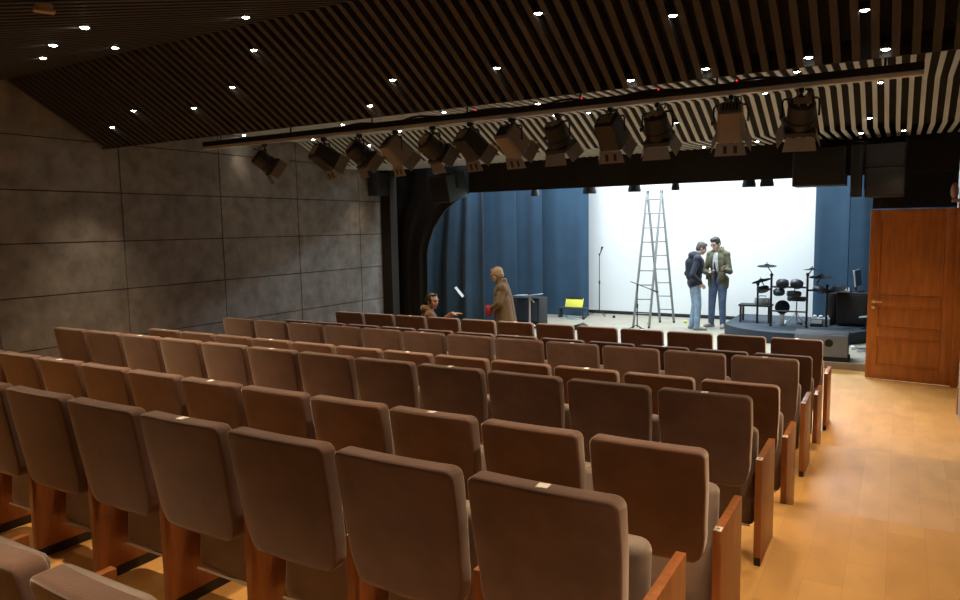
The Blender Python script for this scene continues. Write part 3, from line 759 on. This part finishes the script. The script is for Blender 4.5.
for x, y, l in ((-4.43, 14.35, 'yellow-green ball on the stage between the ladder feet'), (-3.80, 14.85, 'yellow-green ball on the stage right of the ladder')):
    b = MB().ell((0, 0, .033), (.033, .033, .033), n=16, m=10); tag(b.build('tennis_ball', 'tennis', None, 0, 2, (x, y, .1)), l, 'ball', 'balls on the stage')
for k, (x, y, l) in enumerate(((-6.05, 14.9, 'small dark weight on the stage just left of the upright microphone stand'), (-5.95, 14.55, 'small dark weight on the stage in front of the upright microphone stand'), (-5.45, 15.1, 'small dark weight on the stage right of the upright microphone stand'))):
    tag(MB().lathe([(.03, 0), (.035, .01), (.03, .04), (.012, .05)], n=14).build('floor_weight', 'dark_metal', None, 0, 2, (x, y, .1)), l, 'weight')
# cables near the door
pts = [(-.62+.03*math.sin(i), 12.15+.08*math.sin(i*.7)+i*.05, .108) for i in range(10)]
pts2 = [(-.42+.11*math.cos(i*.7), 12.62+.1*math.sin(i*.7), .11+.002*i) for i in range(24)]
tag(MB().tube(pts2, .009, 6).build('cable_coil', 'grey_shell'), 'grey coiled cable on the stage floor left of the door', 'cable')
t = thing('power_adapter', 'small white adapter on the stage floor near the door', 'adapter', (-.6, 12.85, .1))
MB().bx(-.03, .03, -.05, .05, 0, .05).build('adapter_body', 'paper', t, bevel=.006)
MB().tube([(0, .05, .02), (.05, .12, .012), (.16, .1, .01), (.26, -.02, .01)], .006, 6).build('lead', 'black_plastic', t)

# ------------------------------------------------------------------ people
def remeshed(mb, name, m, vox, parent, smooth=4, fac=.5, paint=None, mats=None):
    me = bpy.data.meshes.new(name+'_src'); b = mb.bm(); b.to_mesh(me); b.free()
    o = bpy.data.objects.new(name+'_src', me); C.objects.link(o)
    r = o.modifiers.new('r', 'REMESH'); r.mode = 'VOXEL'; r.voxel_size = vox
    s = o.modifiers.new('s', 'SMOOTH'); s.factor = fac; s.iterations = smooth
    dg = bpy.context.evaluated_depsgraph_get(); dg.update()
    nm = bpy.data.meshes.new_from_object(o.evaluated_get(dg))
    bpy.data.objects.remove(o); bpy.data.meshes.remove(me)
    nm.name = name
    nm.materials.clear()
    for k in (mats or [m]): nm.materials.append(M[k])
    for p in nm.polygons:
        p.use_smooth = True
        p.material_index = paint(p.center) if paint else 0
    q = bpy.data.objects.new(name, nm); C.objects.link(q); q.parent = parent
    return q
def hand(mb, wr, d, nrm, side, curl=25, k=1.0):
    """palm + four unequal bent fingers + thumb; d finger direction, nrm palm normal, side +1/-1 thumb side along d x nrm"""
    d = Vector(d).normalized(); n = Vector(nrm); n = (n-d*n.dot(d)).normalized(); s = d.cross(n)*side
    wr = Vector(wr)
    for t_ in (-.026, -.009, .009, .026): mb.cap(wr+s*t_*.5, .017*k, wr+d*.085*k+s*t_*k, .0115*k, 8)
    for j, (t_, L) in enumerate(((.029, .072), (.0095, .080), (-.0095, .075), (-.028, .058))):
        p = wr+d*.088*k+s*t_*k; a = R(curl*.5); L *= k
        for f, r_ in ((.45, .0098), (.32, .0088), (.23, .008)):
            e = p+(d*math.cos(a)+n*math.sin(a))*L*f
            mb.cap(p, r_*k, e, r_*.93*k, 8); p = e; a += R(curl)
    p = wr+d*.025*k+s*.026*k; dirs = (s*.75+d*.6+n*.25).normalized()
    for L, r_ in ((.042, .0125), (.034, .0105), (.026, .009)):
        e = p+dirs*L*k; mb.cap(p, r_*k, e, r_*.93*k, 8); p = e; dirs = (dirs*.8+d*.45+n*.1).normalized()
def person(label, loc, heading, H, P):
    """local +Y is forward, +X the person's right; P holds pose and clothes"""
    t = thing('person', label, 'person', loc, R(heading))
    k = H/1.75
    lean = P.get('lean', 0)              # forward lean of the trunk in degrees
    pel = Vector(P.get('pelvis', (0, 0, .93*k)))
    ql = rx(-lean)
    up = lambda v: pel+ql @ (Vector(v)*k)
    chest, waist, neck = up((0, .01, .36)), up((0, 0, .13)), up((0, .0, .54))
    sh = {s: up((s*.168, -.005, .455)) for s in (-1, 1)}
    hq = rz(P.get('hyaw', 0)) @ rx(-P.get('hpitch', 0))
    hc = neck+ql @ Vector((0, .012, .03))*k+hq @ Vector((0, .03, .115))*k
    hp = lambda x, y, z: hc+hq @ (Vector((x, y, z))*k)
    b = MB(); j = MB(); tr = MB()
    # trunk
    def trunk(mb, g):
        mb.ell(pel, (.155*k+g, .105*k+g, .12*k+g), ql); mb.ell(waist, (.135*k+g, .092*k+g, .13*k+g), ql)
        mb.ell(up((0, .005, .26)), (.15*k+g, .105*k+g, .15*k+g), ql); mb.ell(chest, (.165*k+g, .112*k+g, .14*k+g), ql)
        mb.cap(sh[-1], .05*k+g, sh[1], .05*k+g)
        for s in (-1, 1): mb.cap(sh[s], .045*k+g*.8, up((s*.05, -.01, .53)), .045*k+g*.6)
        mb.ell(up((0, -.01, .475)), (.11*k+g, .07*k+g, .055*k+g), ql)
    trunk(b, 0)
    b.cap(neck-Vector((0, 0, .04*k)), .055*k, hc-hq @ Vector((0, .02, .06))*k, .052*k)
    # head
    b.ell(hp(0, -.008, .02), (.074*k, .094*k, .098*k), hq); b.ell(hp(0, .022, -.045), (.058*k, .066*k, .072*k), hq)
    b.ell(hp(0, .058, -.095), (.026*k, .024*k, .022*k), hq)
    b.cap(hp(0, .083, .012), .008*k, hp(0, .103, -.026), .013*k, 8)
    for s in (-1, 1):
        b.ell(hp(s*.014, .093, -.030), (.010*k, .011*k, .008*k), hq)
        b.ell(hp(s*.030, .078, .026), (.024*k, .016*k, .009*k), hq)
        b.ell(hp(s*.076, -.012, -.012), (.010*k, .020*k, .032*k), hq)
        b.ell(hp(s*.04, .052, -.03), (.022*k, .026*k, .026*k), hq)
    b.ell(hp(0, .083, -.058), (.024*k, .012*k, .007*k), hq); b.ell(hp(0, .081, -.070), (.021*k, .012*k, .008*k), hq)
    # arms
    for s in (-1, 1):
        el, wr, d, n = [Vector(v) for v in P['arms'][s][:4]]; curl = P['arms'][s][4]
        b.cap(sh[s], .05*k, el, .040*k); b.cap(el, .040*k, wr, .026*k); hand(b, wr, d, n, P['arms'][s][5], curl, k)
        cuff = el.lerp(wr, P.get('cuff', .9))
        ag = P.get('arm_g', 0)
        j.cap(sh[s], (.062+ag)*k, el, (.056+ag)*k); j.cap(el, .058*k, cuff, .046*k)
    # legs
    for s in (-1, 1):
        hip = pel+Vector((s*.085*k, 0, -.03*k)); kn, an = [Vector(v) for v in P['legs'][s][:2]]; toe = Vector(P['legs'][s][2])
        b.cap(hip, .082*k, kn, .052*k); b.cap(kn, .050*k, kn.lerp(an, .35), .052*k); b.cap(kn.lerp(an, .3), .052*k, an, .036*k)
        b.cap(an+Vector((0, 0, -.03*k)), .036*k, an+toe*.15*k+Vector((0, 0, -.05*k)), .026*k)
        tr.cap(hip, .098*k, kn, .070*k); tr.cap(kn, .070*k, an+Vector((0, 0, -.015*k)), .056*k)
        sh_ = MB(); a = an+Vector((0, 0, -.055*k)); sw = toe.cross(Vector((0, 0, 1)))
        sh_.cap(a-toe*.035*k, .043*k, a+toe*.06*k+Vector((0, 0, -.004)), .041*k); sh_.cap(a+toe*.05*k, .04*k, a+toe*.165*k+Vector((0, 0, -.012*k)), .031*k)
        z0 = a.z-.040*k
        sh_.v = [(x, y, max(z, z0)) for x, y, z in sh_.v]
        remeshed(sh_, 'shoe', P['shoe'], .009, t, 3)
    tr.ell(pel+Vector((0, 0, -.005)), (.172*k, .122*k, .125*k), ql)
    g = P.get('coat_g', .024)
    trunk(j, g*k)
    for extra in P.get('coat', []): j.cap(Vector(extra[0]), extra[1], Vector(extra[2]), extra[3])
    for c, r_ in P.get('coat_ell', []): j.ell(Vector(c), r_)
    if P.get('hood'):
        j.ell(up((0, -.10, .52)), (.12*k, .07*k, .075*k), ql); j.ell(up((0, -.055, .56)), (.10*k, .07*k, .05*k), ql)
    if P.get('collar'):
        j.cap(up((-.07, .03, .53)), .035*k, up((-.06, -.05, .57)), .035*k); j.cap(up((.07, .03, .53)), .035*k, up((.06, -.05, .57)), .035*k); j.cap(up((-.06, -.05, .57)), .035*k, up((.06, -.05, .57)), .035*k)
    hqi = hq.transposed()
    def paint(c):
        l = (hqi @ (Vector(c)-hc))/k
        if -.078 < l.z < -.052 and l.y > .072 and abs(l.x) < .024: return 1
        return 0
    remeshed(b, 'body', P['skin'], .0075, t, 2, .5, paint, [P['skin'], 'lips'])
    remeshed(j, P.get('coat_name', 'jacket'), P['coat_m'], .012, t, 5)
    remeshed(tr, 'trousers', P['trouser_m'], .012, t, 4)
    # hair, brows, eyes
    h = MB()
    for c, r_ in P['hair']: h.ell(hp(*c), tuple(v*k for v in r_), hq)
    remeshed(h, 'hair', P['hair_m'], .008, t, 3)
    for s in (-1, 1):
        MB().ell(hp(s*.031, .083, .004), (.013*k, .009*k, .008*k), hq, 10, 6).build('eye', 'eye', t)
        MB().cap(hp(s*.016, .094, .026), .0045*k, hp(s*.047, .083, .029), .004*k, 6).build('eyebrow', P['hair_m'], t)
    if P.get('beard'):
        h = MB()
        h.ell(hp(0, .05, -.088), (.05*k, .045*k, .038*k), hq)
        for s in (-1, 1): h.cap(hp(s*.06, .02, -.04), .018*k, hp(s*.04, .05, -.085), .022*k)
        h.cap(hp(-.02, .088, -.05), .009*k, hp(.02, .088, -.05), .009*k, 8)
        remeshed(h, 'beard', P['hair_m'], .008, t, 3)
    return t, hp, up
short = [((0, -.022, .045), (.082, .094, .088)), ((0, -.05, -.01), (.076, .062, .075)), ((-.055, -.02, .03), (.03, .07, .06)), ((.055, -.02, .03), (.03, .07, .06)), ((0, .045, .092), (.055, .04, .028))]
bald = [((0, -.03, .040), (.081, .088, .080)), ((0, -.055, -.015), (.076, .058, .07)), ((-.06, -.03, .0), (.025, .055, .05)), ((.06, -.03, .0), (.025, .055, .05)), ((0, .035, .088), (.05, .04, .026))]

# man in the tweed coat, in front of the front row, seen from his left side
H = 1.615; k = H/1.75
t, hp, up = person('grey-haired bearded person in brown tweed coat standing, holding something red, facing left', (-4.96, 9.12, 0), 112, H, dict(
    lean=5, hpitch=18, hyaw=6, skin='skin', shoe='amp_black', coat_m='tweed', trouser_m='brown_trousers', coat_name='coat', collar=True, coat_g=.034, beard=True,
    arms={-1: ((-.24, .06, 1.08), (-.12, .19, .98), (.7, .6, 0), (.1, -.2, -1), 45, -1), 1: ((.24, .08, 1.08), (.10, .20, .97), (-.7, .6, 0), (0, -.2, -1), 45, 1)},
    legs={-1: ((-.10, .03, .47), (-.11, -.02, .085), (-.15, .98, 0)), 1: ((.10, .04, .47), (.11, .0, .085), (.15, .98, 0))},
    coat=[((-.09, .03, 1.1), .12, (-.11, -.04, .55), .14), ((.09, .03, 1.1), .12, (.11, -.04, .55), .14), ((0, .02, 1.12), .14, (0, -.07, .54), .14), ((0, .06, 1.1), .12, (0, .02, .56), .13)],
    hair=bald, hair_m='hair_white'))
MB().ell((0, 0, 0), (.09, .05, .07)).ell((.05, .01, -.05), (.05, .04, .07)).ell((-.06, 0, -.03), (.05, .04, .06))
rc = MB()
for c, r_ in (((-.06, .24, .985), (.10, .05, .05)), ((-.12, .22, .94), (.045, .05, .08)), ((.02, .25, .94), (.05, .04, .06))): rc.ell(c, r_)
o = remeshed(rc, 'red_bundle', 'red_cloth', .012, None, 4); o.location = (-4.96, 9.12, 0); o.rotation_euler = (0, 0, R(112))
tag(o, 'crumpled red cloth in the hands of the person in tweed', 'cloth')

# woman seated in the front row
sx = -.612-.55*(11-2)-HW
H = 1.62
person('dark-haired person in brown coat seated in the front row, turned right and pointing', (sx+.03, YR[7]+.28, 0), -52, H, dict(
    pelvis=(0, -.02, .51), lean=8, hpitch=6, hyaw=-44, skin='skin', shoe='amp_black', coat_m='brown_coat', trouser_m='brown_trousers', coat_name='coat', collar=True, coat_g=.03,
    arms={1: ((.21, .16, .80), (.14, .36, .955), (.35, .93, .05), (0, -.1, -1), 8, -1), -1: ((-.23, .06, .78), (-.14, .28, .72), (.3, .95, 0), (0, 0, -1), 30, 1)},
    legs={-1: ((-.17, .40, .53), (-.19, .42, .085), (-.2, .98, 0)), 1: ((.0, .42, .53), (.0, .44, .085), (.2, .98, 0))},
    coat=[((-.1, -.03, 1.02), .05, (.1, -.03, 1.02), .05), ((-.12, .02, .6), .11, (-.17, .2, .58), .095), ((.10, .02, .6), .11, (.02, .2, .58), .095)],
    hair=[((0, -.03, .035), (.082, .090, .088)), ((0, -.075, -.01), (.062, .05, .06)), ((-.058, -.02, .01), (.028, .06, .06)), ((.058, -.02, .01), (.028, .06, .06)), ((0, .03, .09), (.06, .045, .022)), ((0, -.115, .0), (.036, .036, .036))], hair_m='hair_dark'))

# two people by the screen
H = 1.74
person('person in navy hooded jacket and light jeans, back half turned, hands in pockets', (-3.42, 14.02, .1), -66, H, dict(
    lean=4, hpitch=22, hyaw=0, skin='skin_pale', shoe='shoe_grey', coat_m='navy', trouser_m='light_jeans', hood=True, coat_g=.036,
    arms={-1: ((-.29, -.10, 1.08), (-.20, .07, .93), (.15, .6, -.7), (1, 0, 0), 20, 1), 1: ((.29, -.10, 1.08), (.20, .07, .93), (-.15, .6, -.7), (-1, 0, 0), 20, -1)},
    legs={-1: ((-.095, .03, .49), (-.10, -.03, .09), (-.2, .98, 0)), 1: ((.095, .05, .49), (.11, .03, .09), (.2, .98, 0))},
    coat=[((-.08, -.02, .92), .115, (.08, -.02, .92), .115), ((0, -.07, 1.3), .12, (0, -.06, 1.05), .11)],
    hair=short, hair_m='hair_grey', cuff=.97))
H = 1.83
t, hp, up = person('person in open olive jacket and blue jeans looking down at their hands', (-3.08, 14.5, .1), 168, H, dict(
    lean=2, hpitch=26, hyaw=-14, skin='skin_pale', shoe='shoe_grey', coat_m='olive', trouser_m='blue_jeans', collar=True, coat_g=.016, arm_g=-.006,
    arms={1: ((.245, .05, 1.10), (.06, .25, 1.10), (-.75, .55, .15), (.1, .2, 1), 25, 1), -1: ((-.25, .04, 1.12), (-.21, .30, 1.17), (-.55, .75, .25), (.1, 0, 1), 22, -1)},
    legs={-1: ((-.105, .03, .50), (-.12, .02, .09), (-.3, .95, 0)), 1: ((.105, .03, .50), (.13, .0, .09), (.35, .93, 0))},
    coat=[((-.10, -.01, .95), .115, (-.10, -.01, .84), .11), ((.10, -.01, .95), .115, (.10, -.01, .84), .11)],
    hair=short+[((0, .03, .105), (.06, .05, .03))], hair_m='hair_black'))
sp = MB(); sp.ell(up((0, .085, .30)), (.075, .08, .22)); remeshed(sp, 'shirt', 'shirt_pale', .01, t, 3)['label'] = 'pale open shirt'
sp = MB(); sp.ell(up((0, .098, .2)), (.034, .082, .27)); remeshed(sp, 'undershirt', 'shirt_dark', .01, t, 3)['label'] = 'dark shirt front'
for s in (-1, 1):
    MB().box(up((s*.115, .142, .31)), (.1, .02, .12), rz(s*-14)).build('chest_pocket', 'olive', t, bevel=.006)
    MB().box(up((s*.13, .140, .06)), (.12, .02, .15), rz(s*-18)).build('side_pocket', 'olive', t, bevel=.006)
ph = MB().box((0, 0, 0), (.14, .08, .01)).mesh('phone', 'grey_shell', bevel=.003)
o = bpy.data.objects.new('phone', ph); C.objects.link(o); o.matrix_world = Matrix.Translation((-3.08, 14.5, .1)) @ Matrix.Rotation(R(168), 4, 'Z') @ Matrix.Translation((-.31, .43, 1.245)) @ Matrix.Rotation(R(20), 4, 'Y')
tag(o, 'flat grey phone in the hand of the person in olive jacket', 'phone')

# ------------------------------------------------------------------ stage light and world
def area(name, loc, tgt, sx, sy, watt, col):
    l = bpy.data.lights.new(name, 'AREA'); l.shape = 'RECTANGLE'; l.size = sx; l.size_y = sy; l.energy = watt; l.color = col
    o = bpy.data.objects.new(name, l); C.objects.link(o); o.location = loc
    o.rotation_euler = (Vector(tgt)-Vector(loc)).to_track_quat('-Z', 'Y').to_euler()
COOL = (.80, .93, 1.0)
area('stage_batten', (-4.0, 13.9, 4.45), (-4.0, 15.75, 1.2), 4.6, .4, 92, COOL)
area('stage_batten', (-4.2, 11.5, 4.3), (-4.4, 13.2, .1), 5.5, .4, 215, COOL)
area('stage_batten', (-3.0, 14.9, 4.4), (-2.0, 8.5, .1), 3.6, .4, 290, COOL)
area('stage_batten', (-6.6, 13.7, 4.4), (-6.9, 15.1, 1.8), 1.2, .3, 34, COOL)
w = bpy.data.worlds.new('world'); sc.world = w; w.use_nodes = True
w.node_tree.nodes['Background'].inputs[0].default_value = (0, 0, 0, 1)

sc.view_settings.view_transform = 'Standard'; sc.view_settings.look = 'None'
sc.view_settings.exposure = .3; sc.view_settings.gamma = 1; sc.view_settings.use_curve_mapping = False
sc.cycles.use_denoising = True
sc.cycles.sample_clamp_indirect = 4
sc.cycles.max_bounces = 8; sc.cycles.diffuse_bounces = 5
